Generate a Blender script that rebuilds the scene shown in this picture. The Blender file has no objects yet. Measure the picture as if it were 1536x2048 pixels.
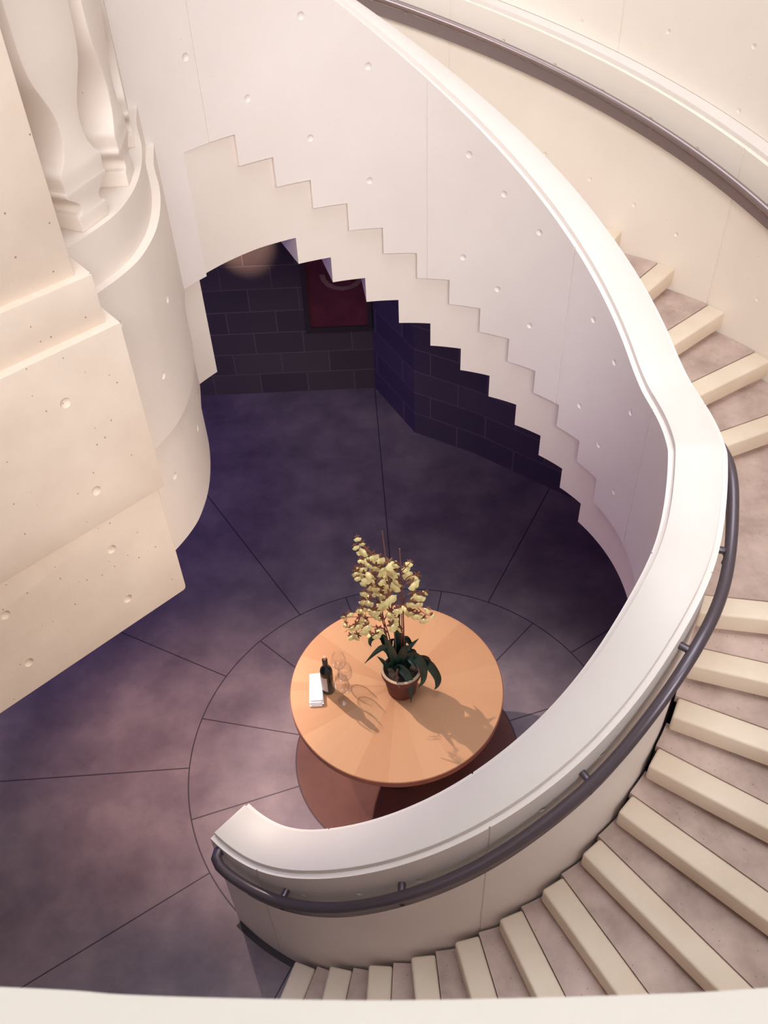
import bpy, bmesh, math, random
from mathutils import Vector, Matrix
random.seed(11)
S = bpy.context.scene
COL = S.collection
PI = math.pi
AX, AY = 0.0797, 3.1746            # axis of the well
RAD = math.radians

# ------------------------------------------------------------------ helpers
def pol(r, th, z=0.0):
    return (AX + r*math.cos(RAD(th)), AY + r*math.sin(RAD(th)), z)

def tag(o, label=None, cat=None, group=None, kind=None):
    if label: o['label'] = label
    if cat: o['category'] = cat
    if group: o['group'] = group
    if kind: o['kind'] = kind
    return o

def link_mesh(name, verts, faces, mat, parent=None, smooth=None):
    me = bpy.data.meshes.new(name)
    me.from_pydata([tuple(v) for v in verts], [], faces)
    me.validate()
    bm = bmesh.new(); bm.from_mesh(me)
    bmesh.ops.remove_doubles(bm, verts=bm.verts, dist=1e-6)
    bmesh.ops.recalc_face_normals(bm, faces=bm.faces)
    bm.to_mesh(me); bm.free()
    return link_me(name, me, mat, parent, smooth)

def link_me(name, me, mat, parent=None, smooth=None):
    if mat: me.materials.append(mat)
    if smooth is not None:
        for p in me.polygons: p.use_smooth = True
        me.set_sharp_from_angle(angle=RAD(smooth))
    o = bpy.data.objects.new(name, me); COL.objects.link(o)
    if parent is not None:
        o.parent = parent
        o.matrix_parent_inverse = parent_world(parent).inverted()
    return o

def parent_world(o):
    m = o.matrix_basis.copy()
    if o.parent: m = parent_world(o.parent) @ o.matrix_parent_inverse @ m
    return m

def empty(name, loc=(0, 0, 0)):
    o = bpy.data.objects.new(name, None); COL.objects.link(o)
    o.location = loc; o.empty_display_size = .1
    return o

def bevel(o, w, seg=2, ang=35):
    bm = bmesh.new(); bm.from_mesh(o.data)
    es = [e for e in bm.edges if len(e.link_faces) == 2 and e.calc_face_angle(0) > RAD(ang)]
    bmesh.ops.bevel(bm, geom=es, offset=w, segments=seg, profile=.5, affect='EDGES', clamp_overlap=True)
    bm.to_mesh(o.data); bm.free()
    for p in o.data.polygons: p.use_smooth = True
    o.data.set_sharp_from_angle(angle=RAD(30))

def prism(name, poly, z0, z1, mat, parent=None, smooth=None):
    n = len(poly)
    v = [(x, y, z0) for x, y in poly] + [(x, y, z1) for x, y in poly]
    f = [list(range(n))[::-1], list(range(n, 2*n))] + [[i, (i+1) % n, n+(i+1) % n, n+i] for i in range(n)]
    return link_mesh(name, v, f, mat, parent, smooth)

def lathe(name, prof, mat, parent=None, loc=(0, 0, 0), seg=48, smooth=40, scale=(1, 1)):
    v = []; f = []
    rings = []
    for r, z in prof:
        if r < 1e-6:
            v.append((loc[0], loc[1], loc[2]+z)); rings.append([len(v)-1])
        else:
            ring = []
            for k in range(seg):
                a = 2*PI*k/seg
                v.append((loc[0]+r*math.cos(a)*scale[0], loc[1]+r*math.sin(a)*scale[1], loc[2]+z)); ring.append(len(v)-1)
            rings.append(ring)
    for a, b in zip(rings, rings[1:]):
        if len(a) == 1 and len(b) == 1: continue
        for k in range(seg):
            k2 = (k+1) % seg
            if len(a) == 1: f.append([a[0], b[k2], b[k]])
            elif len(b) == 1: f.append([a[k], a[k2], b[0]])
            else: f.append([a[k], a[k2], b[k2], b[k]])
    return link_mesh(name, v, f, mat, parent, smooth)

def catmull(P, n):
    P = [Vector(p) for p in P]; out = []
    for i in range(len(P)-1):
        p0 = P[i-1] if i else P[0]*2-P[1]
        p3 = P[i+2] if i+2 < len(P) else P[-1]*2-P[-2]
        for k in range(n):
            t = k/n
            out.append(.5*((2*P[i]) + (P[i+1]-p0)*t + (2*p0-5*P[i]+4*P[i+1]-p3)*t*t + (3*P[i]-p0-3*P[i+1]+p3)*t**3))
    out.append(P[-1]); return out

def sweep_geo(path, prof, up=Vector((0, 0, 1)), closed=True, taper=None):
    """profile points (side, up) swept along path; returns verts, faces"""
    v = []; f = []; m = len(prof); N = len(path)
    for i, p in enumerate(path):
        t = (path[min(i+1, N-1)] - path[max(i-1, 0)]).normalized()
        s = t.cross(up)
        if s.length < 1e-4: s = t.cross(Vector((0, 1, 0)))
        s.normalize(); u = s.cross(t)
        k = taper(i/(N-1)) if taper else 1
        for a, b in prof: v.append(p + s*a*k + u*b*k)
    for i in range(N-1):
        for j in range(m):
            j2 = (j+1) % m
            f.append([i*m+j, i*m+j2, (i+1)*m+j2, (i+1)*m+j])
    f.append(list(range(m))[::-1]); f.append([(N-1)*m+j for j in range(m)])
    return v, f

def circ(r, n=12): return [(r*math.cos(2*PI*k/n), r*math.sin(2*PI*k/n)) for k in range(n)]

def tube(name, path, r, mat, parent=None, n=12, smooth=50, taper=None):
    v, f = sweep_geo([Vector(p) for p in path], circ(r, n), taper=taper)
    return link_mesh(name, v, f, mat, parent, smooth)

def column_solid(name, cols, r0, r1, mat, parent=None, smooth=25):
    """cols: list of (thL, thR, bL, bR, tL, tR) contiguous in theta; a watertight curved wall
    whose bottom and top may jump from column to column (stepped edges)."""
    V = []; idx = {}
    def vid(th, z, r):
        k = (round(th, 4), round(z, 5), r)
        if k not in idx:
            idx[k] = len(V); V.append(pol(r, th, z))
        return idx[k]
    zs = {}
    for (a, b, bl, br, tl, tr) in cols:
        zs.setdefault(round(a, 4), set()).update((round(bl, 5), round(tl, 5)))
        zs.setdefault(round(b, 4), set()).update((round(br, 5), round(tr, 5)))
    F = []
    def chain(th, lo, hi):
        return [z for z in sorted(zs[round(th, 4)]) if lo-1e-5 <= z <= hi+1e-5]
    for (a, b, bl, br, tl, tr) in cols:
        L = chain(a, bl, tl); R = chain(b, br, tr)
        for r in (r0, r1):
            F.append([vid(a, z, r) for z in L] + [vid(b, z, r) for z in reversed(R)])
        F.append([vid(a, bl, r0), vid(b, br, r0), vid(b, br, r1), vid(a, bl, r1)])
        F.append([vid(a, tl, r0), vid(b, tr, r0), vid(b, tr, r1), vid(a, tl, r1)])
    def side(th, lo, hi):
        c = chain(th, lo, hi)
        for z0, z1 in zip(c, c[1:]):
            F.append([vid(th, z0, r0), vid(th, z1, r0), vid(th, z1, r1), vid(th, z0, r1)])
    side(cols[0][0], cols[0][2], cols[0][4]); side(cols[-1][1], cols[-1][3], cols[-1][5])
    for c, d in zip(cols, cols[1:]):
        th = c[1]
        if abs(c[3]-d[2]) > 1e-5: side(th, min(c[3], d[2]), max(c[3], d[2]))
        if abs(c[5]-d[4]) > 1e-5: side(th, min(c[5], d[4]), max(c[5], d[4]))
    return link_mesh(name, V, F, mat, parent, smooth)

def make_cols(breaks, botf, topf, step=1.0):
    """breaks: sorted thetas; botf/topf(th_mid_of_interval, th) -> z"""
    cols = []
    for a, b in zip(breaks, breaks[1:]):
        n = max(1, int(round((b-a)/step)))
        m = (a+b)/2
        for k in range(n):
            l = a+(b-a)*k/n; r = a+(b-a)*(k+1)/n
            cols.append((l, r, botf(m, l), botf(m, r), topf(m, l), topf(m, r)))
    return cols

def boolean_cut(o, cutter):
    md = o.modifiers.new('cut', 'BOOLEAN'); md.operation = 'DIFFERENCE'; md.object = cutter; md.solver = 'EXACT'
    dg = bpy.context.evaluated_depsgraph_get()
    ev = o.evaluated_get(dg)
    me = bpy.data.meshes.new_from_object(ev)
    o.modifiers.clear()
    if len(me.polygons) > len(o.data.polygons)*.5:
        old = o.data; o.data = me; bpy.data.meshes.remove(old)
        for p in me.polygons: p.use_smooth = True
        me.set_sharp_from_angle(angle=RAD(25))
    cm = cutter.data
    bpy.data.objects.remove(cutter); bpy.data.meshes.remove(cm)

def cutter_from(points, boxes, R=.021, sink=.012):
    """points: (pos, outward normal) dimples; boxes: 8-corner lists"""
    bm = bmesh.new()
    for p, n in points:
        c = Vector(p) + Vector(n).normalized()*sink
        bmesh.ops.create_uvsphere(bm, u_segments=14, v_segments=8, radius=R, matrix=Matrix.Translation(c))
    for B in boxes:
        vs = [bm.verts.new(q) for q in B]
        for q in ((0, 1, 2, 3), (7, 6, 5, 4), (0, 4, 5, 1), (1, 5, 6, 2), (2, 6, 7, 3), (3, 7, 4, 0)):
            bm.faces.new([vs[i] for i in q])
    bmesh.ops.recalc_face_normals(bm, faces=bm.faces)
    me = bpy.data.meshes.new('cutter'); bm.to_mesh(me); bm.free()
    o = bpy.data.objects.new('cutter', me); COL.objects.link(o)
    return o

def groove_box(th, z0, z1, r0, r1, half=.0035):
    """radial groove box at theta between radii r0..r1"""
    c, s = math.cos(RAD(th)), math.sin(RAD(th)); t = (-s*half, c*half)
    o = []
    for z in (z0, z1):
        for r, k in ((r0, -1), (r1, -1), (r1, 1), (r0, 1)):
            o.append((AX+r*c+t[0]*k, AY+r*s+t[1]*k, z))
    return o

# ------------------------------------------------------------------ materials
def new_mat(name):
    m = bpy.data.materials.new(name); m.use_nodes = True
    nt = m.node_tree; b = nt.nodes['Principled BSDF']
    return m, nt, b

def N(nt, t, **kw):
    n = nt.nodes.new(t)
    for k, v in kw.items():
        if k.startswith('i_'):
            key = k[2:]; key = int(key) if key.isdigit() else key.replace('_', ' ')
            n.inputs[key].default_value = v
        else: setattr(n, k, v)
    return n

def ramp(nt, fac, stops):
    r = nt.nodes.new('ShaderNodeValToRGB')
    e = r.color_ramp.elements
    while len(e) < len(stops): e.new(.5)
    for el, (p, c) in zip(e, stops): el.position = p; el.color = (*c, 1)
    nt.links.new(fac, r.inputs['Fac']); return r

def plain(name, col, rough=.5, metal=0.0, **kw):
    m, nt, b = new_mat(name)
    b.inputs['Base Color'].default_value = (*col, 1); b.inputs['Roughness'].default_value = rough
    b.inputs['Metallic'].default_value = metal
    for k, v in kw.items(): b.inputs[k.replace('_', ' ')].default_value = v
    return m

def stone(name, c0, c1, scale=1.5, rough=.65, pores=.5, pore_col=None, pore_scale=30, bump=.05, spots=.06, dens=.58):
    m, nt, b = new_mat(name)
    tc = N(nt, 'ShaderNodeTexCoord')
    n1 = N(nt, 'ShaderNodeTexNoise', i_Scale=scale, i_Detail=6.0, i_Roughness=.6)
    nt.links.new(tc.outputs['Object'], n1.inputs['Vector'])
    r = ramp(nt, n1.outputs['Fac'], [(.32, c0), (.68, c1)])
    col = r.outputs['Color']
    vo = N(nt, 'ShaderNodeTexVoronoi', i_Scale=pore_scale)
    nt.links.new(tc.outputs['Object'], vo.inputs['Vector'])
    n2 = N(nt, 'ShaderNodeTexNoise', i_Scale=pore_scale*.35, i_Detail=2.0)
    nt.links.new(tc.outputs['Object'], n2.inputs['Vector'])
    lt = N(nt, 'ShaderNodeMath', operation='LESS_THAN', i_1=spots); nt.links.new(vo.outputs['Distance'], lt.inputs[0])
    gt = N(nt, 'ShaderNodeMath', operation='GREATER_THAN', i_1=dens); nt.links.new(n2.outputs['Fac'], gt.inputs[0])
    mu = N(nt, 'ShaderNodeMath', operation='MULTIPLY'); nt.links.new(lt.outputs[0], mu.inputs[0]); nt.links.new(gt.outputs[0], mu.inputs[1])
    mp = N(nt, 'ShaderNodeMath', operation='MULTIPLY', i_1=pores); nt.links.new(mu.outputs[0], mp.inputs[0])
    mx = N(nt, 'ShaderNodeMix', data_type='RGBA'); nt.links.new(mp.outputs[0], mx.inputs[0]); nt.links.new(col, mx.inputs[6])
    pc = pore_col or tuple(x*.45 for x in c0)
    mx.inputs[7].default_value = (*pc, 1)
    nt.links.new(mx.outputs[2], b.inputs['Base Color'])
    b.inputs['Roughness'].default_value = rough
    n3 = N(nt, 'ShaderNodeTexNoise', i_Scale=scale*40, i_Detail=4.0); nt.links.new(tc.outputs['Object'], n3.inputs['Vector'])
    bp = N(nt, 'ShaderNodeBump', i_Strength=bump, i_Distance=.01); nt.links.new(n3.outputs['Fac'], bp.inputs['Height'])
    nt.links.new(bp.outputs['Normal'], b.inputs['Normal'])
    return m
FLOWERS = [(-0.136, 3.054, 2.156, 0.6), (-0.148, 3.024, 2.128, 0.6), (-0.115, 3.091, 2.082, 0.6), (-0.124, 3.036, 2.079, 0.7), (-0.097, 3.015, 2.103, 0.9), (-0.073, 3.092, 1.985, 1.1), (-0.043, 3.211, 1.831, 1.1), (-0.113, 3.184, 1.867, 1), (-0.131, 3.176, 1.869, 0.6), (-0.085, 3.051, 1.973, 0.8), (-0.055, 3.123, 1.872, 0.9), (-0.022, 3.064, 1.923, 0.8), (0.015, 3.04, 1.978, 1.1), (0.05, 3.024, 1.989, 0.7), (0.035, 3.049, 1.919, 1.2), (0.101, 3.213, 1.714, 1.2), (0.157, 3.191, 1.707, 1), (0.122, 3.186, 1.82, 0.7), (0.097, 3.184, 1.785, 0.8), (0.124, 3.044, 1.818, 1.1), (0.056, 3.071, 1.815, 1.1), (0.058, 3.144, 1.692, 1.1), (0.011, 3.168, 1.674, 1.1), (-0.006, 3.197, 1.723, 0.8), (-0.039, 3.202, 1.741, 0.9), (-0.08, 3.02, 1.932, 0.9), (-0.129, 3.139, 1.849, 0.9), (-0.16, 3.154, 1.834, 0.7), (-0.156, 3.116, 1.843, 0.9), (-0.149, 3.041, 1.885, 0.6), (-0.116, 3.109, 1.832, 0.8), (-0.103, 3.021, 1.896, 0.9), (-0.123, 3.215, 1.651, 0.7), (-0.068, 3.199, 1.69, 1), (-0.069, 3.126, 1.805, 0.8), (-0.036, 3.069, 1.821, 0.8), (-0.011, 3.209, 1.664, 0.9), (-0.046, 3.132, 1.696, 1.1), (-0.093, 3.203, 1.636, 0.9), (-0.025, 3.195, 1.611, 1), (0.031, 3.117, 1.797, 0.9), (0.018, 3.095, 1.881, 0.9), (-0.012, 3.138, 1.821, 0.9), (0.039, 3.099, 1.838, 0.9), (-0.12, 3.037, 1.775, 0.7), (-0.1, 3.07, 1.713, 0.7), (-0.131, 3.187, 1.537, 1), (-0.093, 3.01, 1.737, 1), (0.008, 3.011, 1.763, 1.2), (-0.015, 3.144, 1.593, 1), (-0.032, 3.064, 1.726, 0.9), (-0.07, 3.123, 1.673, 0.8), (0.137, 3.108, 1.661, 1.1), (0.169, 3.079, 1.679, 1), (0.211, 3.229, 1.535, 0.6), (0.122, 3.045, 1.667, 0.9), (0.158, 3.095, 1.603, 0.8), (0.095, 3.047, 1.624, 0.8), (0.121, 3.146, 1.475, 1.1), (0.149, 3.064, 1.547, 1), (0.184, 3.082, 1.487, 0.9), (0.237, 3.172, 1.405, 0.7), (0.21, 3.074, 1.572, 0.6), (-0.048, 3.128, 1.561, 1.1), (-0.082, 3.208, 1.433, 1), (-0.06, 3.023, 1.616, 1), (0.008, 3.014, 1.634, 1.1), (-0.008, 3.053, 1.67, 0.9), (-0.048, 3.176, 1.402, 0.7), (0.022, 3.142, 1.432, 1), (0.046, 3.055, 1.606, 0.9), (0.058, 3.076, 1.594, 0.7), (-0.141, 3.041, 1.636, 0.7), (-0.129, 3.106, 1.57, 0.7), (-0.162, 3.01, 1.674, 0.5), (-0.215, 3.16, 1.463, 0.7), (-0.247, 3.206, 1.392, 0.7), (-0.161, 3.22, 1.357, 1.2), (-0.128, 3.169, 1.397, 0.8), (-0.244, 3.221, 1.308, 0.8), (-0.172, 3.004, 1.555, 1), (-0.123, 3.066, 1.463, 0.9), (-0.223, 3.222, 1.19, 0.8), (-0.181, 3.178, 1.251, 1), (-0.137, 3.094, 1.396, 0.9), (-0.11, 3.217, 1.206, 1.1), (-0.063, 3.143, 1.33, 1), (-0.034, 3.188, 1.254, 1), (0.014, 3.067, 1.46, 1.1), (0.06, 3.044, 1.461, 0.8), (-0.033, 3.102, 1.593, 1), (-0.075, 3.031, 1.631, 1), (-0.074, 3.088, 1.361, 0.8), (-0.219, 3.221, 1.266, 0.7)]
LEAVES = [([(0.037, 3.14, 1.001), (0.0, 3.12, 1.158), (-0.038, 3.1, 1.229), (-0.082, 3.08, 1.216), (-0.148, 3.06, 1.145)], 0.0337), ([(0.025, 3.15, 1.017), (-0.021, 3.142, 1.196), (-0.039, 3.133, 1.277), (-0.067, 3.125, 1.305), (-0.104, 3.117, 1.287), (-0.112, 3.108, 1.261), (-0.105, 3.1, 1.24)], 0.0266), ([(0.038, 3.15, 1.016), (0.045, 3.157, 1.171), (0.051, 3.165, 1.277), (0.047, 3.173, 1.346), (0.066, 3.18, 1.452)], 0.0355), ([(0.06, 3.16, 1.057), (0.07, 3.175, 1.168), (0.091, 3.19, 1.185), (0.114, 3.205, 1.126), (0.124, 3.22, 1.057)], 0.0302), ([(0.081, 3.16, 1.083), (0.12, 3.2, 1.105), (0.167, 3.24, 1.116)], 0.0249), ([(0.04, 3.1, 1.038), (0.076, 3.075, 1.025), (0.101, 3.05, 0.978), (0.108, 3.025, 0.898), (0.106, 3.0, 0.828)], 0.0337), ([(0.066, 3.13, 1.096), (0.099, 3.103, 1.129), (0.124, 3.077, 1.108), (0.149, 3.05, 1.081)], 0.0284), ([(0.11, 3.14, 1.08), (0.153, 3.12, 1.086), (0.185, 3.1, 1.016), (0.183, 3.08, 0.93), (0.155, 3.06, 0.891)], 0.0373), ([(0.121, 3.16, 1.041), (0.188, 3.144, 1.013), (0.228, 3.128, 0.997), (0.268, 3.112, 0.908), (0.267, 3.096, 0.855), (0.249, 3.08, 0.832)], 0.0391), ([(0.111, 3.16, 1.064), (0.162, 3.167, 1.035), (0.207, 3.173, 1.02), (0.242, 3.18, 0.966)], 0.0249), ([(0.007, 3.14, 1.004), (-0.017, 3.127, 1.018), (-0.049, 3.113, 1.094), (-0.077, 3.1, 1.152)], 0.0213), ([(0.036, 3.08, 1.055), (0.03, 3.053, 1.007), (0.035, 3.027, 0.97), (0.048, 3.0, 0.973)], 0.016), ([(0.025, 3.15, 1.017), (-0.006, 3.167, 1.108), (0.003, 3.183, 1.173), (0.031, 3.2, 1.177)], 0.0302), ([(0.059, 3.16, 1.001), (0.122, 3.18, 1.081), (0.16, 3.2, 0.997)], 0.0302), ([(0.027, 3.12, 1.029), (0.013, 3.113, 1.149), (-0.014, 3.107, 1.261), (-0.034, 3.1, 1.334)], 0.032), ([(0.051, 3.12, 1.055), (0.073, 3.113, 1.172), (0.094, 3.107, 1.211), (0.113, 3.1, 1.186)], 0.032)]
STEMS = [[(0.029, 3.15, 0.995), (-0.009, 3.145, 1.305), (-0.027, 3.14, 1.421), (-0.048, 3.135, 1.677), (-0.075, 3.13, 1.801), (-0.11, 3.125, 1.978), (-0.14, 3.12, 2.082)], [(0.046, 3.15, 0.955), (0.065, 3.145, 1.187), (0.07, 3.14, 1.499), (0.068, 3.135, 1.668), (0.043, 3.13, 1.832), (-0.006, 3.125, 1.934), (-0.08, 3.12, 1.981)], [(0.022, 3.15, 0.971), (-0.004, 3.145, 1.282), (-0.033, 3.14, 1.4), (-0.041, 3.135, 1.437), (-0.116, 3.13, 1.465), (-0.211, 3.125, 1.478), (-0.254, 3.12, 1.483)], [(-0.009, 3.15, 1.298), (-0.046, 3.143, 1.354), (-0.12, 3.135, 1.373), (-0.217, 3.127, 1.372), (-0.246, 3.12, 1.357)], [(0.07, 3.15, 0.992), (0.08, 3.144, 1.277), (0.084, 3.138, 1.521), (0.123, 3.132, 1.567), (0.184, 3.126, 1.487), (0.23, 3.12, 1.461)], [(0.071, 3.15, 1.508), (0.105, 3.14, 1.62), (0.166, 3.13, 1.639), (0.205, 3.12, 1.66)], [(0.069, 3.15, 1.651), (0.107, 3.14, 1.759), (0.159, 3.13, 1.786), (0.177, 3.12, 1.784)], [(-0.034, 3.15, 1.388), (-0.035, 3.143, 1.524), (-0.056, 3.135, 1.596), (-0.101, 3.127, 1.616), (-0.144, 3.12, 1.62)], [(-0.048, 3.15, 1.66), (-0.081, 3.14, 1.633), (-0.11, 3.13, 1.606), (-0.136, 3.12, 1.607)], [(0.055, 3.15, 1.771), (0.085, 3.14, 1.818), (0.116, 3.13, 1.872), (0.126, 3.12, 1.897)], [(-0.027, 3.15, 1.409), (0.017, 3.14, 1.524), (0.051, 3.13, 1.595), (0.065, 3.12, 1.686)], [(-0.035, 3.15, 1.578), (-0.087, 3.135, 1.508), (-0.153, 3.12, 1.538)]]
STAKES = [[(0.038, 3.16, 0.971), (0.016, 3.15, 1.574), (-0.014, 3.14, 2.11)], [(0.076, 3.16, 0.968), (0.078, 3.15, 1.57), (0.07, 3.14, 1.979)], [(0.023, 3.16, 0.958), (-0.053, 3.15, 1.538), (-0.087, 3.14, 1.741)]]
M = {}
M['concrete'] = stone('cream_concrete', (.78, .705, .665), (.84, .77, .73), 1.1, .6, .5, (.30, .22, .16), 26, .04, .05)
M['outer'] = stone('warm_cream_concrete', (.86, .785, .695), (.90, .835, .755), 1.1, .6, .5, (.30, .22, .16), 26, .04, .05)
M['pier'] = stone('pitted_cream_concrete', (.66, .54, .44), (.78, .66, .555), 1.9, .65, .8, (.22, .15, .10), 24, .06, .075, .46)
M['coping'] = stone('smooth_cream_coping', (.72, .655, .61), (.77, .71, .67), 1.0, .5, .3, None, 22, .03, .035)
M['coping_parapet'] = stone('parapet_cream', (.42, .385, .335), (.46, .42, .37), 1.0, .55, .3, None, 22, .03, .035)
M['balcony'] = stone('warm_smooth_concrete', (.76, .665, .59), (.81, .72, .645), 1.2, .6, .5, (.30, .22, .16), 24, .04, .06)
M['nosing'] = stone('cream_nosing', (.71, .585, .455), (.80, .685, .555), 2.2, .6, .4, (.35, .26, .2), 40, .05, .06)
M['tread'] = stone('pink_brown_tread_stone', (.37, .265, .225), (.61, .465, .405), 4.5, .55, .65, (.16, .09, .08), 34, .08, .11, .5)
M['string'] = stone('cream_soffit', (.78, .685, .615), (.83, .745, .675), 1.0, .6, .3, None, 26, .03, .03)
M['gapshade'] = plain('gap_shade_grey', (.05, .04, .045), .8)  # near-black painted in for the shade inside open gaps
M['rail'] = plain('grey_bronze_metal', (.13, .105, .125), .36, .6)
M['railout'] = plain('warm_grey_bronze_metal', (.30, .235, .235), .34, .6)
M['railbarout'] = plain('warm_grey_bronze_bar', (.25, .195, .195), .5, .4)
M['railbar'] = plain('grey_bronze_flat_bar', (.15, .12, .13), .42, .6)
M['terracotta'] = stone('terracotta', (.10, .028, .022), (.155, .045, .034), 9, .7, .2, None, 60, .1, .05)
M['rim'] = stone('pale_terracotta_rim', (.36, .24, .17), (.50, .36, .26), 9, .75, .2, None, 60, .1, .05)
M['soil'] = stone('dark_bark_soil', (.02, .014, .012), (.09, .06, .04), 40, .95, .3, None, 80, .6, .2)
M['cork'] = plain('cork', (.62, .36, .24), .8)
M['paper'] = plain('white_linen', (.86, .86, .88), .85)
M['label'] = plain('pale_grey_label', (.62, .56, .55), .6)
M['bottle'] = plain('dark_green_glass', (.006, .012, .014), .06)
M['capsule'] = plain('black_foil', (.012, .008, .016), .3)
M['stem'] = plain('red_brown_stem', (.20, .045, .03), .5)
M['stake'] = plain('bamboo_stake', (.24, .12, .09), .6)
M['bark'] = plain('pale_tie', (.7, .6, .5), .6)
M['lip'] = stone('pale_yellow_petal', (.88, .72, .26), (.93, .84, .46), 60, .55, .0, None, 60, .0, .0)
M['sepal'] = plain('brown_petal', (.21, .08, .04), .5)
M['dry'] = plain('dry_brown_leaf', (.10, .05, .035), .6)

def leaf_mat():
    m, nt, b = new_mat('deep_green_leaf')
    tc = N(nt, 'ShaderNodeTexCoord')
    n1 = N(nt, 'ShaderNodeTexNoise', i_Scale=9.0, i_Detail=3.0); nt.links.new(tc.outputs['Object'], n1.inputs['Vector'])
    r = ramp(nt, n1.outputs['Fac'], [(.35, (.004, .02, .018)), (.62, (.012, .045, .03)), (.82, (.09, .13, .045))])
    nt.links.new(r.outputs['Color'], b.inputs['Base Color']); b.inputs['Roughness'].default_value = .32
    return m
M['leaf'] = leaf_mat()

def glass_mat():
    m, nt, b = new_mat('clear_thin_glass')
    tr = N(nt, 'ShaderNodeBsdfTransparent'); tr.inputs[0].default_value = (.99, .985, .98, 1)
    gl = N(nt, 'ShaderNodeBsdfGlossy', i_Roughness=.03)
    lw = N(nt, 'ShaderNodeLayerWeight', i_Blend=.09)
    mp = N(nt, 'ShaderNodeMath', operation='MULTIPLY_ADD', i_1=.42, i_2=.06); nt.links.new(lw.outputs['Fresnel'], mp.inputs[0])
    mx = N(nt, 'ShaderNodeMixShader'); nt.links.new(mp.outputs[0], mx.inputs[0]); nt.links.new(tr.outputs[0], mx.inputs[1]); nt.links.new(gl.outputs[0], mx.inputs[2])
    nt.links.new(mx.outputs[0], nt.nodes['Material Output'].inputs['Surface'])
    return m
M['glass'] = glass_mat()

R1, R2 = 1.437, .735
def polar_nodes(nt, cx, cy):
    geo = N(nt, 'ShaderNodeTexCoord')
    sub = N(nt, 'ShaderNodeVectorMath', operation='SUBTRACT'); sub.inputs[1].default_value = (cx, cy, 0)
    nt.links.new(geo.outputs['Object'], sub.inputs[0])
    sx = N(nt, 'ShaderNodeSeparateXYZ'); nt.links.new(sub.outputs[0], sx.inputs[0])
    def m(op, a, b=None):
        n = N(nt, 'ShaderNodeMath', operation=op)
        for i, q in enumerate((a, b)):
            if q is None: continue
            if isinstance(q, (int, float)): n.inputs[i].default_value = q
            else: nt.links.new(q, n.inputs[i])
        return n.outputs[0]
    r = m('SQRT', m('ADD', m('MULTIPLY', sx.outputs[0], sx.outputs[0]), m('MULTIPLY', sx.outputs[1], sx.outputs[1])))
    a = m('ARCTAN2', sx.outputs[1], sx.outputs[0])
    return geo, sx, r, a, m

def floor_mat():
    m, nt, b = new_mat('mauve_grey_polished_concrete')
    tc, sx, r, a, op = polar_nodes(nt, AX, AY)
    n1 = N(nt, 'ShaderNodeTexNoise', i_Scale=2.3, i_Detail=8.0, i_Roughness=.62); nt.links.new(tc.outputs['Object'], n1.inputs['Vector'])
    rp = ramp(nt, n1.outputs['Fac'], [(.30, (.150, .112, .135)), (.50, (.215, .163, .188)), (.70, (.30, .232, .245))])
    # small dark specks
    vo = N(nt, 'ShaderNodeTexVoronoi', i_Scale=24.0); nt.links.new(tc.outputs['Object'], vo.inputs['Vector'])
    spk = op('MULTIPLY', op('LESS_THAN', vo.outputs['Distance'], .10), .35)
    mx0 = N(nt, 'ShaderNodeMix', data_type='RGBA'); nt.links.new(spk, mx0.inputs[0]); nt.links.new(rp.outputs['Color'], mx0.inputs[6]); mx0.inputs[7].default_value = (.16, .11, .12, 1)
    # inner disc of red-brown stone
    ri = ramp(nt, n1.outputs['Fac'], [(.30, (.105, .036, .03)), (.70, (.165, .062, .05))])
    ind = op('LESS_THAN', r, R2)
    mx1 = N(nt, 'ShaderNodeMix', data_type='RGBA'); nt.links.new(ind, mx1.inputs[0]); nt.links.new(mx0.outputs[2], mx1.inputs[6]); nt.links.new(ri.outputs['Color'], mx1.inputs[7])
    # joints
    hw = .0042
    ring = op('MAXIMUM', op('LESS_THAN', op('ABSOLUTE', op('SUBTRACT', r, R1)), hw), op('LESS_THAN', op('ABSOLUTE', op('SUBTRACT', r, R2)), hw))
    def radial(off):
        ph = op('MODULO', op('ADD', a, 4*PI - RAD(off) + RAD(15)), RAD(30))
        return op('LESS_THAN', op('MULTIPLY', op('ABSOLUTE', op('SUBTRACT', ph, RAD(15))), r), hw)
    outer = op('MULTIPLY', radial(1.6), op('GREATER_THAN', r, R1))
    inner = op('MULTIPLY', radial(16.4), op('MULTIPLY', op('LESS_THAN', r, R1), op('GREATER_THAN', r, R2)))
    ln = op('MAXIMUM', ring, op('MAXIMUM', outer, inner))
    ln = op('MULTIPLY', ln, .88)
    mx2 = N(nt, 'ShaderNodeMix', data_type='RGBA'); nt.links.new(ln, mx2.inputs[0]); nt.links.new(mx1.outputs[2], mx2.inputs[6]); mx2.inputs[7].default_value = (.03, .022, .035, 1)
    nt.links.new(mx2.outputs[2], b.inputs['Base Color'])
    b.inputs['Roughness'].default_value = .55
    b.inputs['Specular IOR Level'].default_value = .3
    return m
M['floor'] = floor_mat()

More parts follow.
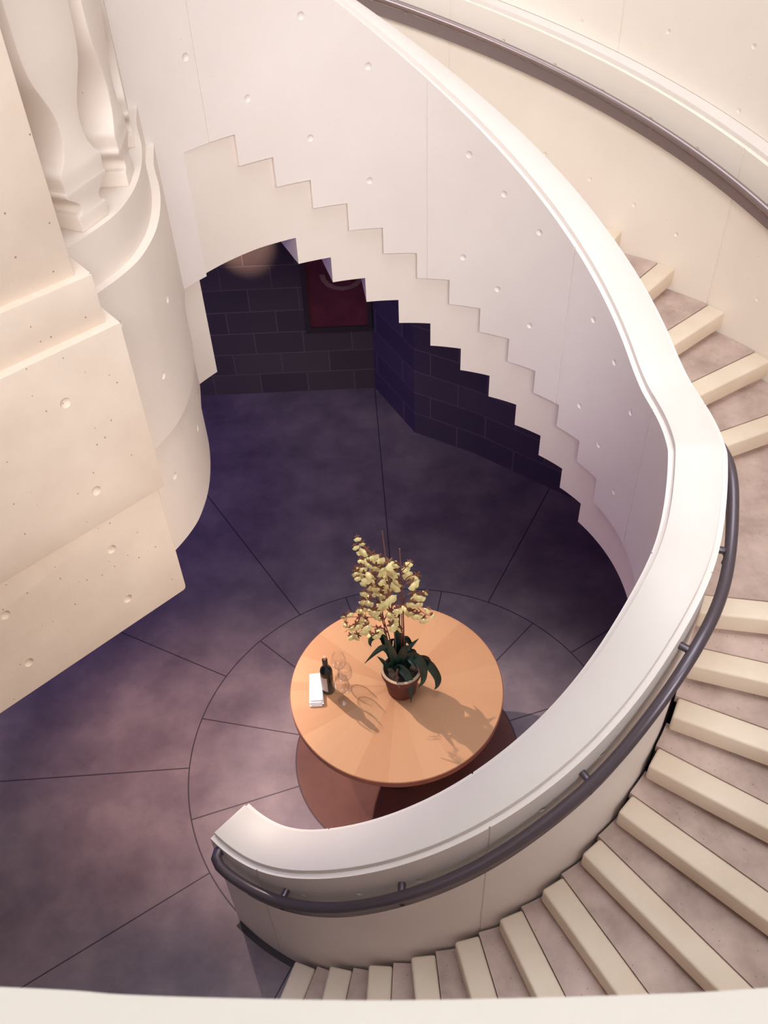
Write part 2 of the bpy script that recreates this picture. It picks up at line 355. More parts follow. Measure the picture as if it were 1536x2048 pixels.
TX, TY, TH, TR = .0264, 3.1665, .7615, .6383
def table_mat():
    m, nt, b = new_mat('radial_beech_veneer')
    tc, sx, r, a, op = polar_nodes(nt, TX, TY)
    nw = 20
    t = op('MULTIPLY', op('ADD', a, PI+.11), nw/(2*PI))
    wid = op('FLOOR', t)
    wn = N(nt, 'ShaderNodeTexWhiteNoise', noise_dimensions='1D'); nt.links.new(wid, wn.inputs['W'])
    # grain: runs along the middle of each wedge
    mid = op('MULTIPLY', op('ADD', wid, .5), 2*PI/nw)
    mid = op('SUBTRACT', mid, PI+.11)
    ca = op('COSINE', mid); sa = op('SINE', mid)
    u = op('ADD', op('MULTIPLY', sx.outputs[0], ca), op('MULTIPLY', sx.outputs[1], sa))
    w = op('SUBTRACT', op('MULTIPLY', sx.outputs[1], ca), op('MULTIPLY', sx.outputs[0], sa))
    cb = N(nt, 'ShaderNodeCombineXYZ'); nt.links.new(op('MULTIPLY', u, 3.0), cb.inputs[0]); nt.links.new(op('MULTIPLY', w, 70.0), cb.inputs[1]); nt.links.new(wid, cb.inputs[2])
    gn = N(nt, 'ShaderNodeTexNoise', i_Scale=1.0, i_Detail=4.0); nt.links.new(cb.outputs[0], gn.inputs['Vector'])
    f = op('ADD', op('MULTIPLY', wn.outputs['Value'], .62), op('MULTIPLY', gn.outputs['Fac'], .38))
    rp = ramp(nt, f, [(.05, (.44, .218, .112)), (.5, (.475, .25, .132)), (.95, (.515, .285, .155))])
    nt.links.new(rp.outputs['Color'], b.inputs['Base Color']); b.inputs['Roughness'].default_value = .42
    b.inputs['Specular IOR Level'].default_value = .35
    return m
M['veneer'] = table_mat()
M['edge'] = stone('red_brown_wood_edge', (.20, .055, .028), (.27, .085, .045), 8, .45, 0, None, 60, .02, 0)
M['pedestal'] = plain('dark_brown_wood', (.05, .02, .015), .5)

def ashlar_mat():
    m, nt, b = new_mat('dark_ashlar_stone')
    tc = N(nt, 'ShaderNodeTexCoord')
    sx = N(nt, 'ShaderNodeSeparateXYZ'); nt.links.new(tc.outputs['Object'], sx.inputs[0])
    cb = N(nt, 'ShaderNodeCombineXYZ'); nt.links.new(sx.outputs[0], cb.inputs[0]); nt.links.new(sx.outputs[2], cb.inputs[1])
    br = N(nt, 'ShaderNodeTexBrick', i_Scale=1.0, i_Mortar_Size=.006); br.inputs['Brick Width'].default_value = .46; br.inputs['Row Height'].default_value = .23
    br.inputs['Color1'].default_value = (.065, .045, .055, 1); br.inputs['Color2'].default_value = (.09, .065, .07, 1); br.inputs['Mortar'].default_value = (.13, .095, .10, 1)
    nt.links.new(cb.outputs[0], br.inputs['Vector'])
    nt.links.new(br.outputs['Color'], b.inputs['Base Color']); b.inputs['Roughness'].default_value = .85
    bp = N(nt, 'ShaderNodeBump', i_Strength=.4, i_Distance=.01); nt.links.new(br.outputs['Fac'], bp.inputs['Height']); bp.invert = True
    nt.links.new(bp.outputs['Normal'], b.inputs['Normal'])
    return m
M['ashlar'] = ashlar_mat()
M['picture'] = stone('deep_red_canvas', (.10, .010, .024), (.17, .025, .045), 5, .7, 0, None, 50, .05, 0)
M['motif'] = stone('faded_rose_paint', (.20, .10, .09), (.30, .16, .13), 14, .7, 0, None, 50, .05, 0)
M['frame'] = plain('dark_frame_wood', (.04, .025, .03), .5)

# ------------------------------------------------------------------ the stair
RI, RO = 1.20, 1.455               # balustrade wall: face to the well, face to the stair
RS = 1.4836                        # inner ends of the steps
RW = 2.58                          # face of the outer stair wall
RISE_L, RISE_U = .1418, .147
ZL = 13*RISE_L                     # landing
STEPS = []                         # (theta of joint, z)
for n in range(1, 13): STEPS.append((-115.194+(n-1)*8.5953 if n > 1 else -115.194, n*RISE_L))
STEPS = [(-112.2+(n-1)*8.36, n*RISE_L) for n in range(1, 14)]
STEPS += [(22.5+(n-14)*8.6, ZL+(n-13)*RISE_U) for n in range(14, 27)]
STEP_TH = [s[0] for s in STEPS]

ZT = [(-140, .985), (-128, .985), (-119, 1.07), (-105, 1.302), (-80, 1.715), (-60, 2.055), (-50, 2.235), (-41, 2.40), (-34, 2.455), (-20, 2.505), (-8, 2.66), (9, 2.66), (14, 2.68)]
def ztop_raw(th):
    if th > 14: return max(2.655, 2.4193+.017626*th)
    for (a, za), (b, zb) in zip(ZT, ZT[1:]):
        if a <= th <= b: return za+(zb-za)*(th-a)/(b-a)
    return .985
def ztop(th):                      # ledge on top of the balustrade wall, eased at the changes of slope
    w = 1.3 if th < -14 else (1.0 if th > 0 else .12)
    return sum(ztop_raw(th+k*w) for k in range(-4, 5))/9

PB = [124.552-8.4204*k for k in range(13)]          # risers of the stepped lower edge, face panel
def pb(th):
    if th < 9.5-30: return -.01 if th < -15 else 1.73
    k = sum(1 for q in PB if th < q)
    return 3.541+.1468-.1468*k if k < 13 else 1.76
SB = [112.4325-8.3285*k for k in range(11)]         # risers of the stepped soffit behind it
def sb(th):
    k = sum(1 for q in SB if th < q)
    return 2.953+.1468-.1468*k
TH_END, TH_TOP = -134.8, 138.0

stair = empty('spiral_staircase', pol(0, 0))
tag(stair, 'cream concrete spiral staircase winding up around the round table', 'staircase')

brk = sorted([TH_END, -15, 15, TH_TOP]+PB)
cols = make_cols(brk, lambda m, th: pb(m), lambda m, th: ztop(th), 1.0)
# beyond the last panel step the face runs flush down to the soffit line
cols += make_cols([TH_TOP, 150.0], lambda m, th: 3.085, lambda m, th: ztop(th), 1.0)
bal = column_solid('balustrade_wall', cols, RI, RO, M['concrete'], stair)
PBH = [(106.6, 4.122), (120.4, 3.826), (92.8, 3.889), (106.9, 3.595), (93.6, 3.354), (70.0, 3.49), (61.1, 3.319), (51.4, 3.166), (70.7, 2.948), (61.3, 2.798), (51.7, 2.634), (133.3, 4.057), (33.3, 2.829), (24.4, 2.682), (33.7, 2.295), (15.2, 2.506), (25.0, 2.146), (15.7, 1.968),
       (42.3, 3.0), (42.6, 2.46), (80.2, 3.68), (82.0, 3.12)]
PBH = PBH[:18]
pts = [(pol(RI, th, z), (AX-pol(RI, th)[0], AY-pol(RI, th)[1], 0)) for th, z in PBH]
NEW = [(-111.8, 1.031-.02), (-100.8, 1.205-.02), (-89.9, 1.368-.02), (-69, 1.75), (-58, 1.95)]
pts += [(pol(RO, th, z), (pol(RO, th)[0]-AX, pol(RO, th)[1]-AY, 0)) for th, z in NEW]
boxes = [groove_box(th, -.5, 6, RI-.02, RI+.005) for th in (80.0, 41.5, 6.3, 131.2, -30.0, -78.0, -110.0)]
boxes += [groove_box(th, -.5, 6, RO-.005, RO+.02) for th in (80.0, 41.5, 6.3, -30.0, -78.3, -122.0)]
boolean_cut(bal, cutter_from(pts, boxes))
# coping cap, a little narrower than the wall so that a thin ledge shows on both sides
ccols = make_cols([TH_END+.15, 150.0], lambda m, th: ztop(th)-.004, lambda m, th: ztop(th)+.03, 1.0)
cop = column_solid('coping', ccols, RI+.026, RO-.026, M['coping'], stair)
bevel(cop, .004, 2, 40)

# stringer: stepped soffit, from the landing up; and the solid flank under the lower flight
sbrk = sorted(set([-15.0, 140.0]+SB+[s for s in STEP_TH if s > -15]))
def stop_(m):
    z = 0
    for th, zz in STEPS:
        if m > th-2.0: z = zz
    return z
sc = make_cols(sorted([-15.0, 139.0]+SB), lambda m, th: sb(m), lambda m, th: pb(max(m, 16))+.27, 1.2)
column_solid('stringer', sc, RI+.026, RS+.012, M['string'], stair)
bb = sorted(set([-15.0, 139.0]+SB+[round(s-2.0, 3) for s in STEP_TH if s > -14]))
bc = make_cols(bb, lambda m, th: sb(m), lambda m, th: stop_(m)-.05, 1.6)
column_solid('soffit_slab', bc, RS+.012, RW-.004, M['string'], stair)
lb = sorted([round(s-2.0, 3) for s in STEP_TH if s < -8]+[-15.0])
lb = [q for q in lb if q <= -15.0]
lc = make_cols(lb, lambda m, th: 0.0, lambda m, th: stop_(m)-.05, 1.6)
column_solid('solid_flight', lc, RS+.012, RW-.004, M['gapshade'], stair)

NW = .122                          # depth of a nosing strip
for i, (th, z) in enumerate(STEPS):
    c, s = math.cos(RAD(th)), math.sin(RAD(th)); u = Vector((c, s)); t = Vector((-s, c))
    A0 = Vector((AX, AY))
    nxt = STEPS[i+1][0] if i+1 < len(STEPS) else th+9
    un = Vector((math.cos(RAD(nxt)), math.sin(RAD(nxt)))); tn = Vector((-un.y, un.x))
    ro = RW-.003
    # tread: from the joint to underneath the next nosing
    rin = RO+.014
    arc_in = []; arc_out = []
    back = .055 if i+1 < len(STEPS) else .0
    th2_in = nxt-math.degrees((NW-back)/rin); th2_out = nxt-math.degrees((NW-back)/ro)
    k = max(2, int((th2_in-th)/4))
    for q in range(k+1):
        a = th+.12+(th2_in-th)*q/k; arc_in.append(pol(rin, a)[:2])
        a = th+.08+(th2_out-th)*q/k; arc_out.append(pol(ro, a)[:2])
    st = prism('step', arc_in+arc_out[::-1], z-.05, z-.004, M['tread'], stair, 30)
    zb = z-.115
    P0 = A0+u*RS; P1 = A0+u*ro
    poly = [P0, P1, P1-t*NW, P0-t*NW]
    no = prism('nosing', [tuple(q) for q in poly], zb, z, M['nosing'], st)
    bevel(no, .013, 3, 40)
    tag(no, 'cream precast nosing strip')
# the recess under the face panel dies out towards the balcony
fi = [pol(RI+.026-.0255*((th-122)/17.0), th)[:2] for th in [122+k for k in range(18)]]
fo = [pol(RI+.10, th)[:2] for th in [139-k for k in range(18)]]
prism('stringer', fi+fo, 3.0998, 3.72, M['string'], stair, 25)
# flat dark strip painting the shade of the gap along the wall foot
rv = column_solid('gap_shade_strip', make_cols([-134.0, -114.5], lambda m, th: 0.0, lambda m, th: .004, 1.0), RO, RO+.036, M['gapshade'])
tag(rv, kind='structure')
# upper floor beyond the last step
uf = make_cols([STEPS[-1][0]+9, 150.0], lambda m, th: 3.5, lambda m, th: 3.75, 2)
column_solid('upper_landing', uf, RO, RW-.004, M['tread'], stair)

# ------------------------------------------------------------------ handrails
ZR = [(-140, .94), (-123, .94), (-114, 1.0), (-105, 1.115), (-93, 1.325), (-80, 1.56), (-70, 1.76), (-60, 1.94), (-50, 2.165), (-42, 2.29), (-36, 2.33), (-26, 2.335), (-18, 2.37), (-12, 2.44), (-6, 2.52), (2, 2.50), (60, 2.50)]
def z_rail_in(th):
    def raw(t):
        for (a, za), (b, zb) in zip(ZR, ZR[1:]):
            if a <= t <= b: return za+(zb-za)*(t-a)/(b-a)
    return sum(raw(th+k*1.2) for k in range(-3, 4))/7
hr = empty('handrail', pol(RO+.07, -60, z_rail_in(-60)))
tag(hr, 'dark grey metal handrail bracketed to the low outer face of the newel wall', 'handrail', 'stair handrails')
ths = [-128+1.5*k for k in range(int((2+128)/1.5)+1)]
path = [Vector(pol(RO+.060, th, z_rail_in(th))) for th in ths]
e0 = [Vector(pol(RO-.03, -132.3, .945)), Vector(pol(RO+.012, -132.3, .943)), Vector(pol(RO+.04, -131.7, .942)), Vector(pol(RO+.057, -130.0, .941))]
tube('rail_tube', e0+path, .0265, M['rail'], hr, 14)
barp = [Vector(pol(RO+.056, th, z_rail_in(th)-.058)) for th in ths if th > -124]
v, f = sweep_geo(barp, [(-.008, -.033), (.008, -.033), (.008, .033), (-.008, .033)])
link_mesh('flat_bar', v, f, M['railbar'], hr, 40)
for th in (-115.5, -93.0, -62.0, -41.0, -20.0):
    z = z_rail_in(th)
    c, s = math.cos(RAD(th)), math.sin(RAD(th))
    b = tube('bracket', [pol(RO-.01, th, z+.0), pol(RO+.035, th, z+.0), pol(RO+.054, th, z-.03), pol(RO+.054, th, z-.075)], .017, M['rail'], hr, 8)
def z_rail_out(th): return 3.001+.01524*(th-33.8)
hr2 = empty('handrail', pol(RW-.08, 60, z_rail_out(60)))
tag(hr2, 'brown-grey metal handrail running along the tall outer stair wall', 'handrail', 'stair handrails')
ths = [-60+1.5*k for k in range(int((135+60)/1.5)+1)]
def zro(th):
    if th > 14: return z_rail_out(th)
    if th > -18: return z_rail_out(14)
    return z_rail_out(14)+.0155*(th+18)
tube('rail_tube', [pol(RW-.08, th, zro(th)) for th in ths], 0.0215, M['railout'], hr2, 14)
barp = [Vector(pol(RW-.065, th, zro(th)-.064)) for th in ths]
v, f = sweep_geo(barp, [(-.007, -.029), (.007, -.029), (.007, .029), (-.007, .029)])
link_mesh('flat_bar', v, f, M['railbarout'], hr2, 40)
for th in range(-50, 135, 17):
    tube('bracket', [pol(RW+.01, th, zro(th)-.03), pol(RW-.075, th, zro(th)-.03)], .012, M['railout'], hr2, 8)

# ------------------------------------------------------------------ outer stair wall (lower thickness, ledge, upper wall)
def z_led(th):
    if th > 18: return 3.232+.0148*(th-39.5)
    if th > -20: return 3.232+.0148*(18-39.5)
    return 3.232+.0148*(18-39.5)+.0148*(th+20)
def ow_bot(m):
    if m < 20: return 0.0
    return max(0.0, stop_(m)-.42)
ob = sorted([-100.0, -15.0, 20.0, 150.0]+[round(q-2.0, 3) for q in STEP_TH if q > 20])
oc = make_cols(ob, lambda m, th: ow_bot(m), lambda m, th: z_led(th)+.0, 1.2)
ow = column_solid('wall_right', oc, RW, RW+.3, M['outer'])
tag(ow, kind='structure')
OH = [(66.6, 2.97), (59.9, 2.855), (53.2, 2.752), (46.5, 2.643), (33.0, 2.45), (73.3, 3.599), (66.4, 3.488), (59.7, 3.376), (52.9, 3.27), (46.1, 3.166)]
pts = [(pol(RW, th, z), (AX-pol(RW, th)[0], AY-pol(RW, th)[1], 0)) for th, z in OH]
boxes = [groove_box(th, -.5, 6, RW-.02, RW+.006, .005) for th in (0.5, 40.0, 80.4)]
boolean_cut(ow, cutter_from(pts, boxes, .016, .008))
lc = make_cols([-100.0, 150.0], lambda m, th: z_led(th)-.002, lambda m, th: z_led(th)+.028, 1.2)
le = column_solid('trim_1', lc, RW+.03, RW+.3, M['coping'])
tag(le, kind='structure'); bevel(le, .005, 2, 40)
uc = make_cols([-32.0, 150.0], lambda m, th: z_led(th)+.03, lambda m, th: 7.6, 1.2)
uw = column_solid('wall_upper', uc, RW+.135, RW+.45, M['outer'])
tag(uw, kind='structure')
UH = [(64.2, 3.692), (53.5, 3.695), (43.2, 3.697), (43.2, 3.368)]
pts = [(pol(RW+.135, th, z), (AX-pol(RW, th)[0], AY-pol(RW, th)[1], 0)) for th, z in UH]
boxes = [groove_box(th, 2.0, 7.5, RW+.11, RW+.14, .004) for th in (59.3, 20.0, 100.0)]
boolean_cut(uw, cutter_from(pts, boxes, .017, .009))

# ------------------------------------------------------------------ curved balcony end and straight balcony front
NOSE = [(-.935, 3.93), (-.907, 3.86), (-.868, 3.62), (-.812, 3.40), (-.782, 3.22), (-.771, 3.06), (-.778, 2.93), (-.803, 2.80), (-.868, 2.655), (-.97, 2.50), (-1.12, 2.38), (-1.35, 2.30)]
nose = [(p.x, p.y) for p in catmull([(x, y, 0) for x, y in NOSE], 8)]
def offset_in(pl, d):
    out = []
    for i, p in enumerate(pl):
        a = pl[max(i-1, 0)]; b = pl[min(i+1, len(pl)-1)]
        tx, ty = b[0]-a[0], b[1]-a[1]; L = math.hypot(tx, ty)
        out.append((p[0]+ty/L*d, p[1]-tx/L*d))      # travelling towards -y the mass lies on -x
    return out
def nose_poly(d, back=-2.6):
    pl = offset_in(nose, d) if d else list(nose)
    return pl+[(back, pl[-1][1]), (back, pl[0][1])]
cb = empty('curved_balcony', (-1.2, 3.0, 2.53))
tag(cb, 'rounded cream balcony end with two thin ledges where the upper flight arrives', 'balcony')
lowb = prism('lower_band', nose_poly(.022), 2.53, 3.10, M['balcony'], cb, 30)
fas = prism('fascia', nose_poly(0), 3.08, 3.78, M['balcony'], cb, 30)
ub = prism('upper_band', nose_poly(.032), 3.775, 3.95, M['balcony'], cb, 30)
for o, dd, HL in ((lowb, .022, [(-.79, 3.10, 2.84), (-.83, 2.76, 2.86)]), (fas, 0, [(-.774, 3.0, 3.53), (-.80, 2.8, 3.32), (-.86, 2.66, 3.63)])):
    pts = []
    for x, y, z in HL:
        q = min(offset_in(nose, dd) if dd else nose, key=lambda p: abs(p[1]-y) + (10 if p[0] < -1.0 else 0))
        pts.append(((q[0], q[1], z), (1, -.25, 0)))
    boolean_cut(o, cutter_from(pts, [], .018, .009))
# hanging piece of wall between the opening and the curved end
hw = column_solid('hanging_wall', make_cols([139.4, 147.0], lambda m, th: 2.53, lambda m, th: 3.12, 1.0), RI+.024, RI+.30, M['balcony'], cb)

# balusters: sawn profiles standing on the ledge
HP = [(0, .07), (.05, .07), (.06, .052), (.085, .052), (.12, .098), (.135, .104), (.145, .098), (.19, .102), (.215, .08), (.25, .058), (.29, .049), (.33, .050), (.37, .062), (.41, .082), (.46, .108), (.52, .122), (.60, .126), (.70, .126), (.80, .12)]
def smooth_profile(hp):
    P = catmull([(w, h, 0) for h, w in hp], 4)
    return [(max(.03, p.x), p.y) for p in P]
nin = offset_in(nose, .055)
def at_y(y):
    i = min(range(len(nin)), key=lambda k: abs(nin[k][1]-y) + (10 if nin[k][0] < -1.15 else 0))
    a = nin[max(i-2, 0)]; b = nin[min(i+2, len(nin)-1)]
    t = Vector((b[0]-a[0], b[1]-a[1], 0)).normalized()
    return Vector((nin[i][0], nin[i][1], 0)), t
prof = smooth_profile(HP)
for y in (3.43, 3.095, 2.757, 2.47):
    p, t = at_y(y); n = Vector((t.y, -t.x, 0))      # n points into the wall
    V = []; F = []
    ring = [(-w, h) for w, h in prof]+[(w, h) for w, h in reversed(prof)]
    for dpt in (0.0, .20):
        for a, h in ring: V.append(p+t*a+n*dpt+Vector((0, 0, 3.949+h)))
    m = len(ring)
    for k in range(len(prof)-1):
        F.append([k, k+1, m-2-k, m-1-k]); F.append([m+k, m+k+1, 2*m-2-k, 2*m-1-k])
    for k in range(m): F.append([k, (k+1) % m, m+(k+1) % m, m+k])
    b = link_mesh('baluster', V, F, M['balcony'], cb, 35)
    bevel(b, .006, 2, 50)
# hand rail slab over the balusters
tr = prism('top_rail', offset_in(nose, .02)+offset_in(nose, .34)[::-1], 4.745, 4.86, M['coping'], cb, 30)

# straight balcony front: the same bands, nearer to the viewer
C0 = Vector((-.786, 2.425)); DV = Vector((-.472, -.445)).normalized(); NV = Vector((DV.y, -DV.x))   # NV faces the well
if NV.dot(Vector((1, -1))) < 0: NV = -NV
def pier_poly(d, e=0.0, L=3.2):
    c = C0-NV*d+DV*e
    f = c+DV*L
    back = Vector((-.62, .785)).normalized()
    return [tuple(c), tuple(f), tuple(f-NV*2.2), tuple(c+back*.9-NV*.2), tuple(c+back*.22)]
bf = empty('balcony_block', (-1.6, 1.9, 2.53))
tag(bf, 'flat cream concrete balcony front with pitted face and stepped ledges', 'balcony')
def pierpt(s, z, d=0): q = C0+DV*s-NV*d; return ((q.x, q.y, z), (NV.x, NV.y, 0))
p1 = prism('lower_band', pier_poly(.022, .012), 2.53, 3.105, M['pier'], bf)
bevel(p1, .018, 3, 40)
p2 = prism('fascia', pier_poly(0), 3.10, 3.78, M['pier'], bf); bevel(p2, .004, 2, 40)
p3 = prism('upper_band', pier_poly(.035, .03), 3.775, 3.945, M['pier'], bf); bevel(p3, .004, 2, 40)
p4 = prism('parapet_panel', pier_poly(.065, .07), 3.94, 4.80, M['pier'], bf); bevel(p4, .004, 2, 40)
boolean_cut(p1, cutter_from([pierpt(.254, 2.947, .022), pierpt(.258, 2.68, .022), pierpt(.673, 2.946, .022), pierpt(.674, 2.684, .022)], [], .022, .012))
boolean_cut(p2, cutter_from([pierpt(.247, 3.607), pierpt(.245, 3.24), pierpt(.67, 3.607), pierpt(.67, 3.24)], [], .022, .012))
# near parapet the viewer leans over
pe = empty('parapet', (0, .02, 3.2))
tag(pe, 'pale cream parapet top crossing the very bottom edge of the view', 'parapet')
edge = [(-1.2, .26), (-.9, .236), (-.55, .21), (-.227, .1855), (-.156, .1785), (-.086, .1735), (-.012, .1695), (.065, .1675), (.133, .1665), (.197, .167), (.5, .175), (.9, .195), (1.2, .215)]
ed = [(p.x, p.y) for p in catmull([(x, y, 0) for x, y in edge], 6)]
prism('coping', ed+[(1.2, -.10), (-1.2, -.06)], 4.64, 4.70, M['coping_parapet'], pe, 30)
prism('parapet_wall', [(x, y-.02) for x, y in ed]+[(1.2, -.08), (-1.2, -.04)], 3.2, 4.645, M['concrete'], pe, 30)

# ------------------------------------------------------------------ shell of the room
fl = prism('floor', [(-7, -4.2), (5, -4.2), (5, 8.2), (-7, 8.2)], -.2, 0.0, M['floor']); tag(fl, kind='structure')
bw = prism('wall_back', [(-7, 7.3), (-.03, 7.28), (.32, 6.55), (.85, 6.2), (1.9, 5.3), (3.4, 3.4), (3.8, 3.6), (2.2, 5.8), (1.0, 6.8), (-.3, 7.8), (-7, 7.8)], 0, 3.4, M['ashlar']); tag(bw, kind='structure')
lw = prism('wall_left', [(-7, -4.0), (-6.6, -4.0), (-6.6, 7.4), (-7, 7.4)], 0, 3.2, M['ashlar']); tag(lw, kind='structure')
fw = prism('wall_front', [(-7, -4.4), (4.0, -4.4), (4.0, -4.0), (-7, -4.0)], 0, 10, M['concrete']); tag(fw, kind='structure')
ul = prism('wall_far_left', [(-5.6, -4.0), (-5.2, -4.0), (-5.2, 6.4), (-5.6, 6.4)], 3.05, 7.6, M['concrete']); tag(ul, kind='structure')
uf = prism('floor_upper', [(-1.9, -4.0), (3.0, -4.0), (3.0, -.6), (1.7, .1), (-1.6, .14)], 2.95, 3.2, M['string']); tag(uf, kind='structure')
ub_ = prism('ceiling_back', [(-6.5, 4.02), (-2.4, 4.02), (-2.4, 5.0), (-1.6, 5.9), (-.2, 6.1), (.2, 7.5), (-6.5, 7.5)], 3.12, 3.4, M['string']); tag(ub_, kind='structure')

# ------------------------------------------------------------------ round table
tb = empty('round_table', (TX, TY, 0))
tag(tb, 'large round wooden table with radial veneer standing in the middle of the floor', 'table')
top = lathe('table_top', [(0, TH-.045), (TR-.012, TH-.045), (TR-.004, TH-.04), (TR, TH-.03), (TR, TH-.002), (TR-.003, TH), (0, TH)], M['veneer'], tb, (TX, TY, 0), 128, 30)
lathe('edge_band', [(TR+.001, TH-.044), (TR+.0035, TH-.044), (TR+.0035, TH-.003), (TR+.001, TH-.003), (TR+.001, TH-.044)], M['edge'], top, (TX, TY, 0), 128, 30)
lathe('pedestal', [(.0, 0), (.25, 0), (.26, .01), (.26, .03), (.22, .05), (.19, .10), (.17, .5), (.22, TH-.09), (.30, TH-.045), (0, TH-.045)], M['pedestal'], tb, (TX, TY, 0), 64, 35)

# napkins
ang = math.atan2(3.062-3.268, -.486+.497)
for k in range(4):
    cx, cy = -.456+[.0, .004, -.003, .001][k], 3.162+[-.012, -.008, -.003, .004][k]
    a = ang+[-.04, .02, -.03, .0][k]; L = [.105, .104, .103, .098][k]; W = .037
    d = Vector((math.cos(a), math.sin(a))); s = Vector((-d.y, d.x)); c = Vector((cx, cy))
    z0 = TH+.001+k*.0085
    pl_ = [c+d*L+s*W, c-d*L+s*W, c-d*L-s*W, c+d*L-s*W]
    o = prism('napkin', [tuple(q) for q in pl_], z0, z0+.008, M['paper']); bevel(o, .0025, 2, 40)
    tag(o, ['folded white napkin at the very bottom of the stack on the table', 'folded white napkin second from the bottom of the stack on the table',
            'folded white napkin just under the topmost one of the stack', 'folded white napkin lying on top of the stack beside the bottle'][k], 'napkin', 'stack of folded white napkins')

# wine bottle
BX, BY = -.383, 3.163
wb = empty('wine_bottle', (BX, BY, TH)); tag(wb, 'dark wine bottle with cork pushed in its neck on the table', 'bottle')
body = lathe('bottle_body', [(0, .0), (.034, 0), (.038, .005), (.038, .185), (.036, .203), (.028, .222), (.018, .236), (.0145, .25), (.014, .288), (.0155, .289), (.0155, .30), (.0, .30)], M['bottle'], wb, (BX, BY, TH+.0005), 40, 40)
lathe('capsule', [(.0150, .252), (.0165, .2525), (.0165, .297), (.0150, .2975), (.0150, .252)], M['capsule'], wb, (BX, BY, TH+.0005), 32, 40)
lathe('cork', [(0, .299), (.0098, .299), (.0105, .303), (.0105, .322), (.009, .325), (0, .325)], M['cork'], wb, (BX, BY, TH+.0005), 24, 40)
V = []; F = []
for k in range(15):
    a = RAD(178+k*95/14)
    for z in (.035, .165): V.append((BX+.0386*math.cos(a), BY+.0386*math.sin(a), TH+z))
for k in range(14): F.append([2*k, 2*k+2, 2*k+3, 2*k+1])
lab = link_mesh('label', V, F, M['label'], wb, 40); tag(lab, 'pale paper label')

# wine glasses
GP_o = [(0, .001), (.034, .001), (.0345, .003), (.02, .006), (.006, .012), (.0042, .02), (.0040, .085), (.006, .094), (.018, .102), (.034, .118), (.0445, .142), (.0455, .158), (.042, .182), (.0365, .215), (.0362, .2165)]
GP_i = [(.0352, .2155), (.0405, .182), (.044, .158), (.043, .142), (.0325, .1195), (.017, .1045), (0, .0995)]
def glass_proto(x, y):
    g = empty('wine_glass', (x, y, TH))
    lathe('foot', GP_o[:5]+[(.004, .014), (0, .014)], M['glass'], g, (x, y, TH), 40, 40)
    lathe('stem', [(0, .0145), (.0045, .0145), (.0041, .022), (.0040, .085), (.0052, .0925), (0, .0925)], M['glass'], g, (x, y, TH), 16, 40)
    lathe('bowl', [(0, .093), (.0056, .0935)]+GP_o[8:]+GP_i, M['glass'], g, (x, y, TH), 48, 50)
    return g
GS = [(-.292, 3.08, 'clear wine glass nearest the viewer, standing on the bottle shadow'), (-.275, 3.168, 'clear wine glass in the middle of the row of three'), (-.312, 3.252, 'clear wine glass farthest from the viewer, back of the three')]
g0 = glass_proto(GS[0][0], GS[0][1])
for i, (x, y, lb_) in enumerate(GS):
    if i == 0: g = g0
    else:
        g = g0.copy(); COL.objects.link(g); g.location = (x, y, TH)
        for ch in list(g0.children):
            c = ch.copy(); COL.objects.link(c); c.parent = g; c.matrix_parent_inverse = ch.matrix_parent_inverse.copy()
    tag(g, lb_, 'glass', 'clear wine glasses beside the bottle')

# ------------------------------------------------------------------ potted orchid
PX, PY = .058, 3.145
po = empty('potted_orchid', (PX, PY, TH))
tag(po, 'tall yellow-brown flowering orchid in a terracotta pot on the round table', 'plant')
pot = lathe('pot', [(0, .001), (.080, .001), (.085, .006), (.108, .165), (.117, .168), (.119, .175), (.1195, .207), (.104, .207), (.1, .19), (.098, .17), (0, .168)], M['terracotta'], po, (PX, PY, TH), 56, 35)
rim_ = lathe('pot_rim', [(.1035, .2065), (.1185, .2065), (.1205, .2085), (.1195, .2135), (.112, .2155), (.1045, .2135), (.1035, .2065)], M['rim'], pot, (PX, PY, TH), 56, 50)
tag(rim_, 'pale lime-stained rim')
sv = [(0, .185)]
V = [(PX, PY, TH+.19)]; F = []
for j in range(1, 6):
    for k in range(36):
        a = 2*PI*k/36; r = .101*j/5
        V.append((PX+r*math.cos(a), PY+r*math.sin(a), TH+.186+random.uniform(-.006, .008)*(j < 5)-.012*(j == 5)))
for k in range(36): F.append([0, 1+k, 1+(k+1) % 36])
for j in range(4):
    for k in range(36):
        a, b = 1+j*36+k, 1+j*36+(k+1) % 36; F.append([a, a+36, b+36, b])
link_mesh('soil', V, F, M['soil'], po, 60)

